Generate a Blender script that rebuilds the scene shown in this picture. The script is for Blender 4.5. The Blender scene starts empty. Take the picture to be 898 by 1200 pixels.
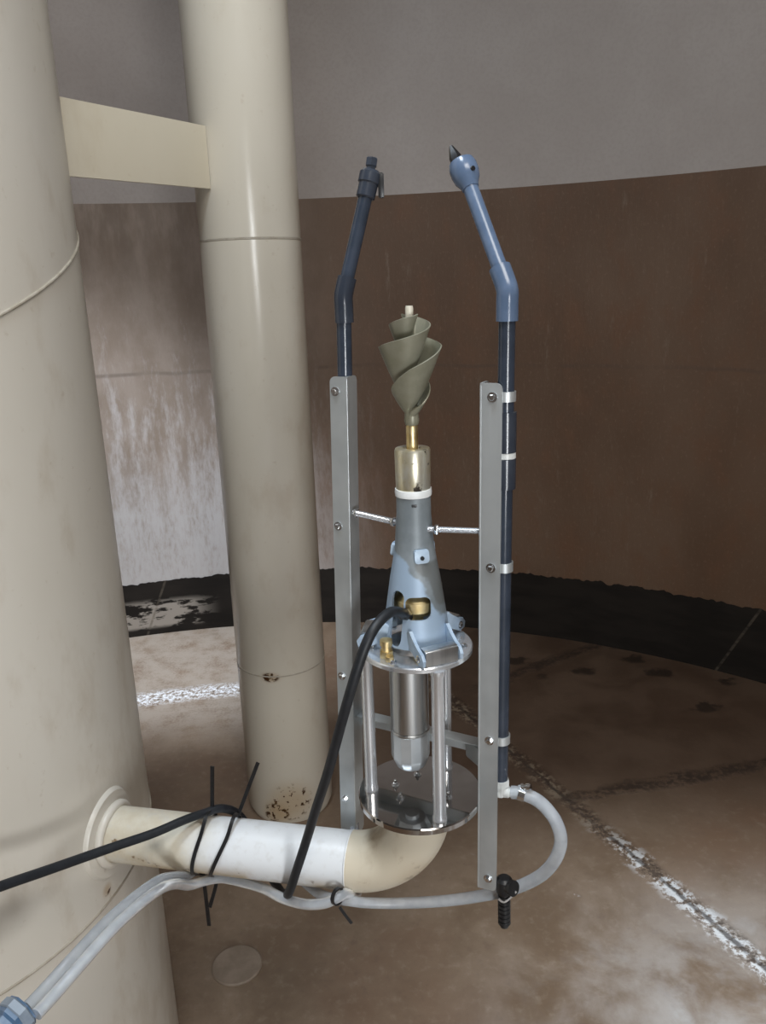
import bpy, bmesh, random
from math import sin, cos, pi, radians, atan2, sqrt, hypot, exp
from mathutils import Vector, Matrix
random.seed(7)
scene = bpy.context.scene
COL = scene.collection

# ------------------------------------------------------------------ nodes
class NT:
    def __init__(s, name):
        s.m = bpy.data.materials.new(name); s.m.use_nodes = True
        s.t = s.m.node_tree; s.n = s.t.nodes
        s.b = s.n['Principled BSDF']
        s.pos = s.n.new('ShaderNodeNewGeometry').outputs['Position']
    def put(s, sock, v):
        if hasattr(v, 'is_linked') or isinstance(v, bpy.types.NodeSocket): s.t.links.new(v, sock)
        elif v is not None:
            if isinstance(v, (tuple, list)) and len(v) == 3 and sock.type == 'RGBA': v = (*v, 1)
            sock.default_value = v
    def math(s, op, a, b=None, c=None, clamp=False):
        n = s.n.new('ShaderNodeMath'); n.operation = op; n.use_clamp = clamp
        for i, v in enumerate((a, b, c)):
            if v is not None: s.put(n.inputs[i], v)
        return n.outputs[0]
    def sep(s, v=None):
        n = s.n.new('ShaderNodeSeparateXYZ'); s.put(n.inputs[0], v or s.pos); return n.outputs
    def comb(s, x, y, z):
        n = s.n.new('ShaderNodeCombineXYZ')
        for i, v in enumerate((x, y, z)): s.put(n.inputs[i], v)
        return n.outputs[0]
    def noise(s, scale, detail=4, rough=.6, vec=None, stretch=None, dist=0):
        n = s.n.new('ShaderNodeTexNoise'); v = vec or s.pos
        if stretch:
            k = s.n.new('ShaderNodeMapping'); k.inputs['Scale'].default_value = stretch
            s.t.links.new(v, k.inputs[0]); v = k.outputs[0]
        s.put(n.inputs['Vector'], v); n.inputs['Scale'].default_value = scale
        n.inputs['Detail'].default_value = detail; n.inputs['Roughness'].default_value = rough
        n.inputs['Distortion'].default_value = dist
        return n.outputs[0]
    def ramp(s, fac, a, b):            # smooth step a -> b
        n = s.n.new('ShaderNodeMapRange'); n.interpolation_type = 'SMOOTHSTEP'
        s.put(n.inputs['Value'], fac)
        if a <= b: v = (a, b, 0, 1)
        else: v = (b, a, 1, 0)
        for i, k in enumerate(('From Min', 'From Max', 'To Min', 'To Max')): n.inputs[k].default_value = v[i]
        return n.outputs[0]
    def mix(s, f, a, b):
        n = s.n.new('ShaderNodeMix'); n.data_type = 'RGBA'
        s.put(n.inputs[0], f); s.put(n.inputs[6], a); s.put(n.inputs[7], b)
        return n.outputs[2]
    def mul(s, a, b): return s.math('MULTIPLY', a, b)
    def add(s, a, b): return s.math('ADD', a, b)
    def line(s, x, y, p, q):           # distance from the floor line through p and q
        dx, dy = q[0]-p[0], q[1]-p[1]; L = hypot(dx, dy); nx, ny = -dy/L, dx/L
        return s.math('ADD', s.math('MULTIPLY_ADD', x, nx, s.mul(y, ny)), -(nx*p[0]+ny*p[1]))
    def bump(s, h, strength=.3, dist=.01):
        n = s.n.new('ShaderNodeBump'); n.inputs['Strength'].default_value = strength
        n.inputs['Distance'].default_value = dist; s.put(n.inputs['Height'], h)
        s.t.links.new(n.outputs[0], s.b.inputs['Normal'])
    def set(s, col=None, rough=None, metal=None, **kw):
        for k, v in (('Base Color', col), ('Roughness', rough), ('Metallic', metal)): 
            if v is not None: s.put(s.b.inputs[k], v)
        for k, v in kw.items(): s.put(s.b.inputs[k], v)
        return s.m

def plain(name, a, b, rough=.5, metal=0., scale=30, lo=.35, hi=.65, bump=0, stretch=None, rvar=.0):
    t = NT(name); n = t.noise(scale, stretch=stretch)
    t.set(t.mix(t.ramp(n, lo, hi), a, b), rough if not rvar else t.math('MULTIPLY_ADD', n, rvar, rough-rvar/2), metal)
    if bump: t.bump(n, bump, .002)
    return t.m

CX, CY, WR = -.563, 1.018, 3.70     # tank axis and radius

def wall_mat():
    t = NT('stained_tank_wall'); x, y, z = t.sep()[:3]
    ang = t.math('ARCTAN2', t.math('SUBTRACT', x, CX), t.math('SUBTRACT', y, CY))
    arc = t.mul(ang, WR)
    v = t.comb(arc, 0, z)
    streak = t.noise(1, 6, .68, v, (13, 1, 2.6)); fine = t.noise(1, 5, .7, v, (48, 1, 15))
    big = t.noise(1, 3, .55, v, (1.6, 1, .9)); mid = t.noise(1, 5, .65, v, (5, 1, 3))
    brown = t.mix(t.ramp(big, .35, .68), (.086, .044, .0215), (.114, .066, .038))
    brown = t.mix(t.ramp(mid, .45, .75), brown, (.112, .052, .024))
    brown = t.mix(t.mul(t.ramp(t.noise(1, 4, .7, v, (60, 1, 42)), .52, .75), .35), brown, (.19, .125, .082))
    brown = t.mix(t.mul(t.ramp(streak, .56, .72), t.mul(t.ramp(fine, .42, .62), .5)), brown, (.19, .145, .105))
    # left of the wall painted paler for its light pool, plus mineral streaks
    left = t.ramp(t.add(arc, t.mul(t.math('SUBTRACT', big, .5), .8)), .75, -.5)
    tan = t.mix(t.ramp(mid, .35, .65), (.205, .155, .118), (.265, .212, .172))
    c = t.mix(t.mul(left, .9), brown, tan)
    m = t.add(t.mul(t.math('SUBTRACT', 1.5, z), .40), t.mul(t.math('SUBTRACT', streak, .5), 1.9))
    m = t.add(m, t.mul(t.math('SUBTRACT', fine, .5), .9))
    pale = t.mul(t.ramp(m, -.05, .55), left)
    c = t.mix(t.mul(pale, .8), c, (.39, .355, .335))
    low = t.mul(t.ramp(t.add(z, t.mul(t.math('SUBTRACT', mid, .5), .5)), 1.15, .65), t.ramp(arc, .5, -.4))  # foot of the left wall: light pool put into the colour
    c = t.mix(t.mul(low, t.math('MULTIPLY_ADD', t.ramp(fine, .3, .6), .45, .3)), c, (.40, .375, .36))
    top = t.mul(t.ramp(z, 1.9, 2.45), t.mul(left, t.ramp(streak, .62, .40)))
    c = t.mix(t.mul(top, .5), c, (.115, .08, .056))
    # course welds
    wob = t.mul(t.math('SUBTRACT', t.noise(1, 3, .5, v, (3, 1, 1)), .5), .05)
    for zz, s in ((1.575, .45), (1.06, .16)):
        d = t.math('ABSOLUTE', t.math('SUBTRACT', t.add(z, wob), zz))
        c = t.mix(t.mul(t.ramp(d, .016, .002), t.mul(t.ramp(mid, .35, .6), s)), c, (.055, .035, .025))
        t.set(c, .62); t.bump(fine, .25, .006); return t.m

def upper_mat():
    t = NT('grey_coated_tank_wall'); x, y, z = t.sep()[:3]
    n = t.noise(1.3, 4); f = t.noise(60, 3)
    c = t.mix(t.ramp(n, .3, .7), (.315, .276, .252), (.362, .324, .300))
    c = t.mix(t.mul(t.ramp(f, .4, .7), .25), c, (.25, .22, .20))
    ang = t.math('ARCTAN2', t.math('SUBTRACT', x, CX), t.math('SUBTRACT', y, CY))
    v = t.comb(t.mul(ang, WR), 0, z)
    s = t.noise(1, 5, .6, v, (7, 1, .8))
    c = t.mix(t.mul(t.ramp(s, .58, .75), t.mul(t.ramp(z, 2.95, 2.5), .35)), c, (.42, .37, .34))
    return t.set(c, .6)

def band_mat():
    t = NT('black_coved_band'); x, y, z = t.sep()[:3]
    ang = t.math('ARCTAN2', t.math('SUBTRACT', x, CX), t.math('SUBTRACT', y, CY)); arc = t.mul(ang, WR)
    v = t.comb(arc, 0, z); n = t.noise(1, 5, .6, v, (2.2, 1, 9)); m = t.noise(1, 5, .65, v, (7, 1, 22))
    c = t.mix(t.ramp(n, .4, .6), (.0085, .0062, .0044), (.014, .0105, .0078))
    # mud crust worn through on the left
    k = t.mul(t.ramp(t.add(n, t.mul(t.math('SUBTRACT', m, .5), .5)), .46, .51), t.mul(t.ramp(arc, -.45, -.7), t.mul(t.ramp(z, .235, .18), t.ramp(z, .03, .06))))
    c = t.mix(k, c, (.25, .215, .18))
    for a0, sl in ((-.92, .42), (2.50, .48)):
        d = t.math('ABSOLUTE', t.math('SUBTRACT', t.math('SUBTRACT', arc, a0), t.mul(z, sl)))
        c = t.mix(t.mul(t.ramp(d, .010, .004), t.mul(t.ramp(m, .3, .6), .6)), c, (.10, .08, .06))
    return t.set(c, t.math('MULTIPLY_ADD', m, .2, .72), None, **{'Specular IOR Level': .2})

def floor_mat():
    t = NT('stained_tank_floor'); x, y, z = t.sep()[:3]
    b = t.noise(.9, 4, .6); n = t.noise(3.4, 6, .62, dist=.3); f = t.noise(26, 5, .65); g = t.noise(90, 3, .6); k = t.noise(9, 4, .6)
    c = t.mix(t.ramp(n, .32, .68), (.145, .096, .060), (.225, .160, .108))
    c = t.mix(t.ramp(b, .45, .68), c, (.165, .098, .060))
    c = t.mix(t.mul(t.ramp(f, .5, .75), .35), c, (.31, .25, .19))
    c = t.mix(t.mul(t.ramp(f, .46, .28), .45), c, (.13, .085, .06))
    # rust-brown floor, far right painted darker to stand in for shade
    far = t.mul(t.ramp(t.add(y, t.mul(n, .6)), 2.6, 3.4), t.ramp(t.add(x, t.mul(n, .5)), -.3, .5))
    c = t.mix(t.mul(far, .9), c, t.mix(t.ramp(n, .35, .65), (.058, .033, .020), (.086, .052, .033)))
    # pool of light on the near right, painted as a pale mottle
    near = t.mul(t.ramp(t.math('MULTIPLY_ADD', x, 1., t.mul(y, -.42)), -.75, .2), t.ramp(t.add(y, t.mul(n, .4)), 2.75, 2.1))
    pool_mottle = t.math('MULTIPLY_ADD', t.ramp(t.add(b, t.mul(t.math('SUBTRACT', n, .5), .9)), .30, .62), .6, t.mul(t.ramp(k, .5, .72), .22))
    c = t.mix(t.mul(near, pool_mottle), c, (.44, .43, .42))
    # dark damp blotches on the far right
    vb = t.n.new('ShaderNodeTexVoronoi'); vb.inputs['Scale'].default_value = 4.6
    wv = t.comb(t.math('MULTIPLY_ADD', t.math('SUBTRACT', k, .5), .22, x), t.math('MULTIPLY_ADD', y, 1.25, t.mul(f, .12)), 0); t.put(vb.inputs['Vector'], wv)
    rb = t.sep(vb.outputs['Color'])
    bl = t.mul(t.mul(t.ramp(t.add(vb.outputs['Distance'], t.mul(f, .35)), .52, .36), t.ramp(rb[1], .42, .46)), t.mul(t.ramp(y, 3.15, 3.4), t.ramp(x, .45, .65)))
    c = t.mix(t.mul(bl, .85), c, (.022, .014, .009))
    # lit floor on the left behind the big column, painted paler
    lz = t.mul(t.ramp(x, -.45, -.75), t.ramp(y, 3.2, 3.7))
    c = t.mix(t.mul(lz, t.ramp(t.add(k, t.mul(t.math('SUBTRACT', g, .5), .5)), .20, .62)), c, (.32, .265, .215))
    wob = t.mul(t.math('SUBTRACT', t.noise(7, 5, .65), .5), .075)
    fine = t.noise(45, 4, .7)
    h = t.mul(f, .25)
    # main plate weld running away to the left
    d = t.add(t.line(x, y, (.568, 3.125), (1.118, 1.976)), t.mul(wob, .6)); ad = t.math('ABSOLUTE', d)
    patch = t.noise(11, 4, .6)
    crust = t.mul(t.ramp(ad, .070, .015), t.ramp(t.add(fine, t.mul(t.math('SUBTRACT', patch, .5), 1.0)), .50, .60))
    c = t.mix(crust, c, t.mix(t.ramp(y, 2.75, 2.35), (.19, .145, .10), (.62, .62, .62)))
    c = t.mix(t.mul(t.ramp(ad, .055, .02), t.mul(t.ramp(t.add(fine, t.mul(t.math('SUBTRACT', patch, .5), .8)), .50, .38), .8)), c, (.045, .030, .022))
    c = t.mix(t.mul(t.ramp(ad, .014, .004), t.mul(t.ramp(patch, .35, .6), .8)), c, (.03, .02, .015))
    h = t.add(h, t.mul(t.ramp(ad, .06, .0), t.math('MULTIPLY_ADD', fine, 1.6, .5)))
    # other welds
    for p, q, xa in (((.838, 2.864), (1.608, 3.033), .55), ((.657, 3.903), (1.321, 4.321), .3)):
        a2 = t.math('ABSOLUTE', t.add(t.line(x, y, p, q), t.mul(wob, 1.6)))
        w = t.mul(t.ramp(a2, .055, .012), t.ramp(x, xa, xa+.3))
        c = t.mix(t.mul(w, t.ramp(t.add(fine, t.mul(k, .5)), .62, .80)), c, (.035, .022, .015)); h = t.add(h, t.mul(w, .6))
    # ring weld on the left, the glint on its crust painted near-white
    rr = t.math('SQRT', t.add(t.math('POWER', t.math('SUBTRACT', x, CX), 2), t.math('POWER', t.math('SUBTRACT', y, CY), 2)))
    a3 = t.math('ABSOLUTE', t.math('SUBTRACT', t.add(rr, t.mul(wob, .5)), 2.85))
    w = t.mul(t.ramp(a3, .10, .03), t.ramp(x, -.35, -.6))
    cr = t.mul(w, t.ramp(fine, .44, .58))
    c = t.mix(cr, c, (.78, .78, .80)); c = t.mix(t.mul(w, t.ramp(fine, .42, .34)), c, (.10, .08, .07))
    h = t.add(h, t.mul(w, t.mul(fine, 1.6)))
    # flakes of white lime
    vo = t.n.new('ShaderNodeTexVoronoi'); vo.inputs['Scale'].default_value = 6.5; t.put(vo.inputs['Vector'], t.pos)
    rnd = t.sep(vo.outputs['Color'])
    fl = t.mul(t.ramp(t.add(vo.outputs['Distance'], t.mul(f, .22)), .26, .22), t.mul(t.ramp(rnd[0], .62, .64), t.mul(t.ramp(x, .15, .5), t.ramp(y, 2.6, 2.3))))
    c = t.mix(fl, c, (.66, .67, .68))
    t.set(c, t.math('MULTIPLY_ADD', n, .25, .42)); t.bump(h, .45, .012); return t.m

def cream_mat(name, a, b, stain, amount=.35, zrust=None, gloss=.33):
    t = NT(name); x, y, z = t.sep()[:3]
    n = t.noise(1.6, 4, .55, None, (1, 1, .45)); m = t.noise(7, 5, .6, None, (1.4, 1.4, .7)); f = t.noise(40, 4, .6)
    c = t.mix(t.ramp(n, .3, .7), a, b)
    c = t.mix(t.mul(t.ramp(t.add(m, t.mul(t.math('SUBTRACT', n, .5), .6)), .52, .74), amount), c, stain)
    c = t.mix(t.mul(t.ramp(f, .64, .74), .25), c, stain)
    if zrust:
        for (px, py, pz, rad, ht, thr) in zrust:
            d = t.math('SQRT', t.add(t.add(t.math('POWER', t.math('SUBTRACT', x, px), 2), t.math('POWER', t.math('SUBTRACT', y, py), 2)),
                       t.math('POWER', t.mul(t.math('SUBTRACT', z, pz), rad/ht), 2)))
            halo = t.mul(t.ramp(d, rad*1.5, rad*.3), .5)
            c = t.mix(halo, c, (.36, .22, .08))
            sp = t.mul(t.ramp(d, rad*1.1, rad*.7), t.ramp(f, thr, thr+.07))
            c = t.mix(sp, c, (.055, .022, .008))
    t.set(c, t.math('MULTIPLY_ADD', m, .22, gloss-.11)); t.bump(n, .08, .01)
    return t.m

def alu_mat():
    t = NT('brushed_aluminium'); n = t.noise(1, 4, .6, None, (60, 60, 3)); m = t.noise(6, 4, .6)
    c = t.mix(t.ramp(m, .3, .7), (.46, .49, .50), (.58, .61, .62))
    t.set(c, t.math('MULTIPLY_ADD', n, .2, .36), .72); t.bump(n, .05, .001); return t.m

def housing_mat():
    # grey casting, lighter blue-grey to the lower left, darker on the right
    t = NT('grey_cast_housing'); x, y, z = t.sep()[:3]; n = t.noise(14, 4, .6); f = t.noise(60, 4, .6)
    u = t.math('ADD', t.math('MULTIPLY_ADD', x, .99, t.mul(y, -.04)), -(.053*.99-1.343*.04))
    c = t.mix(t.ramp(n, .35, .65), (.17, .195, .21), (.23, .26, .28))
    k = t.math('ADD', t.mul(t.math('SUBTRACT', 1.575, z), .75), t.mul(u, -1.))
    k = t.add(k, t.mul(t.math('SUBTRACT', n, .5), .06))
    c = t.mix(t.ramp(k, .012, .020), c, (.30, .39, .50))
    dark = t.mul(t.ramp(k, .008, .0), t.mul(t.ramp(u, -.006, .004), t.ramp(z, 1.585, 1.578)))
    c = t.mix(t.mul(dark, .75), c, (.125, .13, .125))
    c = t.mix(t.ramp(f, .70, .73), c, (.05, .05, .05))
    t.set(c, .48, .15); t.bump(f, .08, .002); return t.m

M = {}
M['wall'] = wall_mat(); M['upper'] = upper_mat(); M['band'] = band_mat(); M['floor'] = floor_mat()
M['ceiling'] = plain('grey_ceiling_paint', (.25, .24, .23), (.30, .285, .275), .7, scale=3)
M['column'] = cream_mat('cream_column_paint', (.57, .53, .46), (.635, .60, .535), (.36, .28, .19), .3, [(-.617, 1.45, .815, .014, .014, .5)])
M['pipe2'] = cream_mat('cream_pipe_paint', (.575, .525, .435), (.63, .585, .505), (.42, .33, .24), .28,
                       [(-.439, 2.729, .642, .035, .02, .44), (-.574, 2.83, .637, .015, .015, .40), (-.395, 2.73, .10, .085, .085, .55), (-.46, 2.735, .05, .05, .05, .5)], .21)
M['brace'] = cream_mat('cream_brace_paint', (.60, .54, .42), (.64, .585, .47), (.50, .42, .30), .3, None, .4)
M['weld'] = plain('painted_weld_bead', (.31, .27, .21), (.38, .34, .28), .5, scale=40)
M['cream_elbow'] = cream_mat('cream_elbow_paint', (.60, .53, .41), (.68, .62, .50), (.30, .20, .11), .75, [(.07, 1.27, .935, .06, .05, .52)], .4)
def inlet_mat():
    t = NT('white_pipe_wrap'); x, y, z = t.sep()[:3]; n = t.noise(8, 5, .6); f = t.noise(50, 4, .6); m = t.noise(18, 4, .6)
    w = t.ramp(t.add(x, t.mul(t.math('SUBTRACT', n, .5), .16)), -.44, -.34)
    c = t.mix(t.ramp(m, .35, .7), (.64, .60, .50), (.56, .50, .39)); c = t.mix(w, c, (.72, .74, .76))
    c = t.mix(t.mul(t.ramp(z, .94, .885), t.ramp(t.add(n, t.mul(t.math('SUBTRACT', m, .5), .5)), .34, .58)), c, (.42, .32, .19))
    c = t.mix(t.mul(t.ramp(f, .5, .7), .3), c, (.56, .55, .53))
    sp = t.mul(t.ramp(f, .60, .66), t.mul(t.ramp(z, .93, .90), t.ramp(m, .5, .6)))
    c = t.mix(sp, c, (.10, .05, .02))
    c = t.mix(t.mul(t.ramp(m, .66, .72), t.ramp(x, -.33, -.42)), c, (.20, .13, .07))
    return t.set(c, .34)
M['inlet'] = inlet_mat()
M['alu'] = alu_mat(); M['housing'] = housing_mat()
M['cast_lit'] = plain('blue_lit_casting', (.33, .43, .55), (.42, .52, .63), .45, .1, 40, bump=.1)  # casting colour for lugs and bosses, cool skylight painted in as pale blue
M['chrome'] = plain('polished_stainless', (.74, .77, .81), (.82, .85, .89), .20, .78, 8, rvar=.08)
M['mirror'] = plain('mirror_polished_plate', (.44, .42, .40), (.56, .54, .53), .07, 1., 6, rvar=.06)
M['steel'] = plain('satin_stainless', (.52, .54, .55), (.70, .72, .73), .30, 1., 1, stretch=(50, 50, 2), rvar=.1)
M['cap'] = plain('pale_satin_cap', (.55, .60, .64), (.62, .67, .71), .32, .6, 20)
M['bolt'] = plain('zinc_bolt', (.70, .72, .74), (.80, .82, .84), .18, 1., 60)
M['brass'] = plain('brass', (.72, .55, .26), (.80, .66, .38), .42, 1., 60, rvar=.2)
def bearing_mat():
    t = NT('tarnished_brass_bearing'); n = t.noise(1, 4, .6, None, (30, 30, 16)); f = t.noise(46, 4, .6)
    c = t.mix(t.ramp(n, .38, .62), (.62, .56, .38), (.72, .70, .60)); c = t.mix(t.ramp(f, .60, .68), c, (.06, .05, .04))
    return t.set(c, .30, .75)
M['bearing'] = bearing_mat()
M['white'] = plain('white_plastic', (.74, .76, .76), (.80, .82, .82), .4, 0, 50)
M['impeller'] = plain('khaki_grey_impeller', (.215, .210, .150), (.27, .262, .20), .42, .25, 18, bump=.06)
M['tip'] = plain('cream_shaft_cap', (.62, .57, .46), (.70, .66, .55), .4, .1, 60)
def pvc(name, a, b): return plain(name, a, b, .22, 0, 20, rvar=.1)
M['pvc_dark'] = pvc('dark_slate_plastic', (.026, .034, .049), (.036, .046, .066))
M['pvc_lit'] = pvc('blue_lit_slate_plastic', (.085, .125, .20), (.11, .155, .24))  # lit copy of the slate plastic, bluish light put into its colour
M['pvc_fit'] = pvc('dark_plastic_fitting', (.026, .032, .045), (.036, .043, .058))
M['rubber'] = plain('black_rubber', (.008, .010, .013), (.013, .015, .019), .5, 0, 60, bump=.1)
M['black'] = plain('black_nylon', (.008, .008, .009), (.014, .014, .015), .35, 0, 60)
M['tagwhite'] = plain('milky_fitting', (.55, .57, .56), (.64, .66, .65), .35, 0, 50)
M['blue'] = plain('blue_plastic', (.06, .12, .21), (.13, .18, .26), .4, 0, 25)
M['blueface'] = plain('pale_blue_plastic', (.18, .22, .27), (.24, .28, .33), .4, 0, 25)
M['cement'] = plain('cement_cap', (.19, .14, .10), (.25, .19, .14), .6, 0, 12, bump=.2)
def hose_mat():
    t = NT('clear_braided_hose'); n = t.noise(1, 3, .5, None, (40, 40, 40)); f = t.noise(160, 2, .5)
    t.set(t.mix(t.ramp(n, .3, .7), (.62, .66, .71), (.74, .78, .82)), .18)
    t.b.inputs['Transmission Weight'].default_value = .6; t.b.inputs['IOR'].default_value = 1.25
    t.b.inputs['Subsurface Weight'].default_value = 0.0
    t.bump(f, .05, .001); return t.m
M['hose'] = hose_mat()

# ------------------------------------------------------------------ mesh helpers
ROOTLOC = {}
def link_mesh(name, bm, mat, parent=None, smooth=True, sharp=35):
    off = Vector((0, 0, 0)); q = parent
    while q is not None:
        off += q.location; q = q.parent
    bmesh.ops.recalc_face_normals(bm, faces=bm.faces[:])
    bm.transform(Matrix.Translation(-off))
    me = bpy.data.meshes.new(name); bm.to_mesh(me); bm.free()
    me.materials.append(mat)
    o = bpy.data.objects.new(name, me); COL.objects.link(o)
    if parent: o.parent = parent
    if smooth:
        me.shade_smooth(); me.set_sharp_from_angle(angle=radians(sharp))
    return o
def thing(name, label, cat, loc, group=None):
    o = bpy.data.objects.new(name, None); COL.objects.link(o); o.location = loc
    o.empty_display_size = .05
    o['label'] = label; o['category'] = cat
    if group: o['group'] = group
    return o
def tag(o, label, cat, group=None):
    o['label'] = label; o['category'] = cat
    if group: o['group'] = group
    return o
def struct(o): o['kind'] = 'structure'; return o
def frame(d):
    d = Vector(d).normalized(); a = Vector((0, 0, 1)) if abs(d.z) < .9 else Vector((1, 0, 0))
    x = a.cross(d).normalized(); return x, d.cross(x).normalized(), d
def lathe(bm, prof, org=(0, 0, 0), axis=(0, 0, 1), seg=48, caps=True, closed=False):
    X, Y, Z = frame(axis); O = Vector(org); rings = []
    for r, z in prof:
        rings.append([bm.verts.new(O + Z*z + (X*cos(2*pi*i/seg) + Y*sin(2*pi*i/seg))*max(r, 1e-5)) for i in range(seg)])
    n = len(rings)
    for k in range(n if closed else n-1):
        a, b = rings[k], rings[(k+1) % n]
        for i in range(seg): bm.faces.new((a[i], a[(i+1) % seg], b[(i+1) % seg], b[i]))
    if caps and not closed: bm.faces.new(rings[0][::-1]); bm.faces.new(rings[-1])
    return bm
def rod(bm, a, b, r, seg=24, bev=.0):
    a, b = Vector(a), Vector(b); L = (b-a).length
    e = min(bev, r*.6, L*.4)
    return lathe(bm, [(r-e, 0), (r, e), (r, L-e), (r-e, L)] if e else [(r, 0), (r, L)], a, b-a, seg)
def spline(P, step=6):
    P = [Vector(p) for p in P]; out = []
    for i in range(len(P)-1):
        p0, p1, p2, p3 = P[max(i-1, 0)], P[i], P[i+1], P[min(i+2, len(P)-1)]
        for k in range(step):
            t = k/step
            out.append(.5*((2*p1) + (p2-p0)*t + (2*p0-5*p1+4*p2-p3)*t*t + (3*p1-p0-3*p2+p3)*t**3))
    return out + [P[-1]]
def tube(bm, pts, r, seg=16, caps=True, flat=None, wall=None, closed=False):
    """sweep a circle (or an r x flat ellipse) along pts; r may be a function of 0..1"""
    n = len(pts); pts = [Vector(p) for p in pts]
    tan = [((pts[(i+1) % n]-pts[i-1]) if closed else (pts[min(i+1, n-1)]-pts[max(i-1, 0)])).normalized() for i in range(n)]
    x = frame(tan[0])[0]; rings = []
    for i in range(n):
        x = (x - tan[i]*x.dot(tan[i])).normalized(); y = tan[i].cross(x)
        rr = r(i/(n-1)) if callable(r) else r
        rings.append([bm.verts.new(pts[i] + x*cos(2*pi*k/seg)*rr + y*sin(2*pi*k/seg)*(flat or rr)) for k in range(seg)])
    for i in range(n if closed else n-1):
        a, b = rings[i], rings[(i+1) % n]
        for k in range(seg): bm.faces.new((a[k], a[(k+1) % seg], b[(k+1) % seg], b[k]))
    if caps and not closed: bm.faces.new(rings[0][::-1]); bm.faces.new(rings[-1])
    return bm
def strap(bm, pts, normals, w, t):
    """flat band along pts, wide along its binormal, thick along its normal"""
    n = len(pts); pts = [Vector(p) for p in pts]; rings = []
    for i in range(n):
        T = (pts[min(i+1, n-1)]-pts[max(i-1, 0)]).normalized(); N = Vector(normals[i]); N = (N-T*N.dot(T)).normalized(); B = T.cross(N)
        rings.append([bm.verts.new(pts[i]+B*a*w/2+N*b*t/2) for a, b in ((-1, -1), (1, -1), (1, 1), (-1, 1))])
    for i in range(n-1):
        for k in range(4): bm.faces.new((rings[i][k], rings[i][(k+1) % 4], rings[i+1][(k+1) % 4], rings[i+1][k]))
    bm.faces.new(rings[0][::-1]); bm.faces.new(rings[-1]); return bm
def prism(bm, poly, O, X, Y, depth, bev=0):
    """extrude a 2-D polygon (X, Y axes at O) along X x Y, centred"""
    O, X, Y = Vector(O), Vector(X), Vector(Y); Z = X.cross(Y).normalized()
    a = [bm.verts.new(O+X*p[0]+Y*p[1]-Z*depth/2) for p in poly]; b = [bm.verts.new(O+X*p[0]+Y*p[1]+Z*depth/2) for p in poly]
    n = len(poly); fs = [bm.faces.new(a[::-1]), bm.faces.new(b)]
    for i in range(n): fs.append(bm.faces.new((a[i], a[(i+1) % n], b[(i+1) % n], b[i])))
    if bev:
        es = list({e for f in fs[:2] for e in f.edges})
        bmesh.ops.bevel(bm, geom=es, offset=bev, segments=2, affect='EDGES', profile=.6)
    return bm
def rrect(w, h, r, n=5):
    out = []
    for cx, cy, a0 in ((w/2-r, h/2-r, 0), (-w/2+r, h/2-r, pi/2), (-w/2+r, -h/2+r, pi), (w/2-r, -h/2+r, 1.5*pi)):
        out += [(cx+r*cos(a0+pi/2*k/n), cy+r*sin(a0+pi/2*k/n)) for k in range(n+1)]
    return out
def hexnut(bm, O, axis, r, h, hole=0):
    return lathe(bm, [(r*.94, 0), (r, h*.12), (r, h*.88), (r*.94, h)], O, axis, 6)
def boolean(o, cutters):
    for c in cutters:
        m = o.modifiers.new('cut', 'BOOLEAN'); m.operation = 'DIFFERENCE'; m.object = c; m.solver = 'EXACT'
    dg = bpy.context.evaluated_depsgraph_get(); dg.update()
    me = bpy.data.meshes.new_from_object(o.evaluated_get(dg)); o.modifiers.clear(); o.data = me
    for c in cutters: bpy.data.objects.remove(c)
    me.shade_smooth(); me.set_sharp_from_angle(angle=radians(35))
B = bmesh.new
def V(*a): return Vector(a)

# ------------------------------------------------------------------ the tank itself
def ring_wall(prof, seg=256):
    return lathe(B(), prof, (CX, CY, 0), (0, 0, 1), seg, caps=False, closed=True)
def disc(r, z0, z1, seg=160):
    return lathe(B(), [(r, z0), (r, z1)], (CX, CY, 0), (0, 0, 1), seg)
struct(link_mesh('floor', disc(WR+.12, -.15, 0), M['floor'], smooth=False))
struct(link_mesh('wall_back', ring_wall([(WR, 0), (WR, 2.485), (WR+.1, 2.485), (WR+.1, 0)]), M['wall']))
struct(link_mesh('wall_upper', ring_wall([(WR, 2.485), (WR, 4.6), (WR+.1, 4.6), (WR+.1, 2.485)]), M['upper']))
struct(link_mesh('ceiling', disc(WR+.12, 4.6, 4.7), M['ceiling'], smooth=False))
bm = B(); seg = 1800; rings = [[], [], [], []]
from mathutils import noise as mnoise
for i in range(seg):
    a = 2*pi*i/seg; c, s = sin(a), cos(a)                    # a measured like the wall's arc
    az = (a if a < pi else a-2*pi)
    top = .345 + .035*max(-1, min(1, az/.6)) + .012*mnoise.noise((az*30, 0, 0)) + .014*mnoise.noise((az*75, 3, 0)) + .008*mnoise.noise((az*170, 8, 0))
    for k, (r, z) in enumerate(((WR-.022, 0), (WR-.004, top), (WR+.03, top), (WR+.03, 0))):
        rings[k].append(bm.verts.new((CX+c*r, CY+s*r, z)))
for k in range(4):
    for i in range(seg): bm.faces.new((rings[k][i], rings[k][(i+1) % seg], rings[(k+1) % 4][(i+1) % seg], rings[(k+1) % 4][i]))
struct(link_mesh('baseboard_back', bm, M['band']))

bm = lathe(B(), [(.078, 0), (.078, .004), (.074, .007), (.0, .008)], (-.504, 2.052, 0), (0, 0, 1), 48)
tag(link_mesh('floor_cap', bm, M['cement']), 'round pale cap lying flush on the brown floor below the inlet pipe', 'cap')

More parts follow.
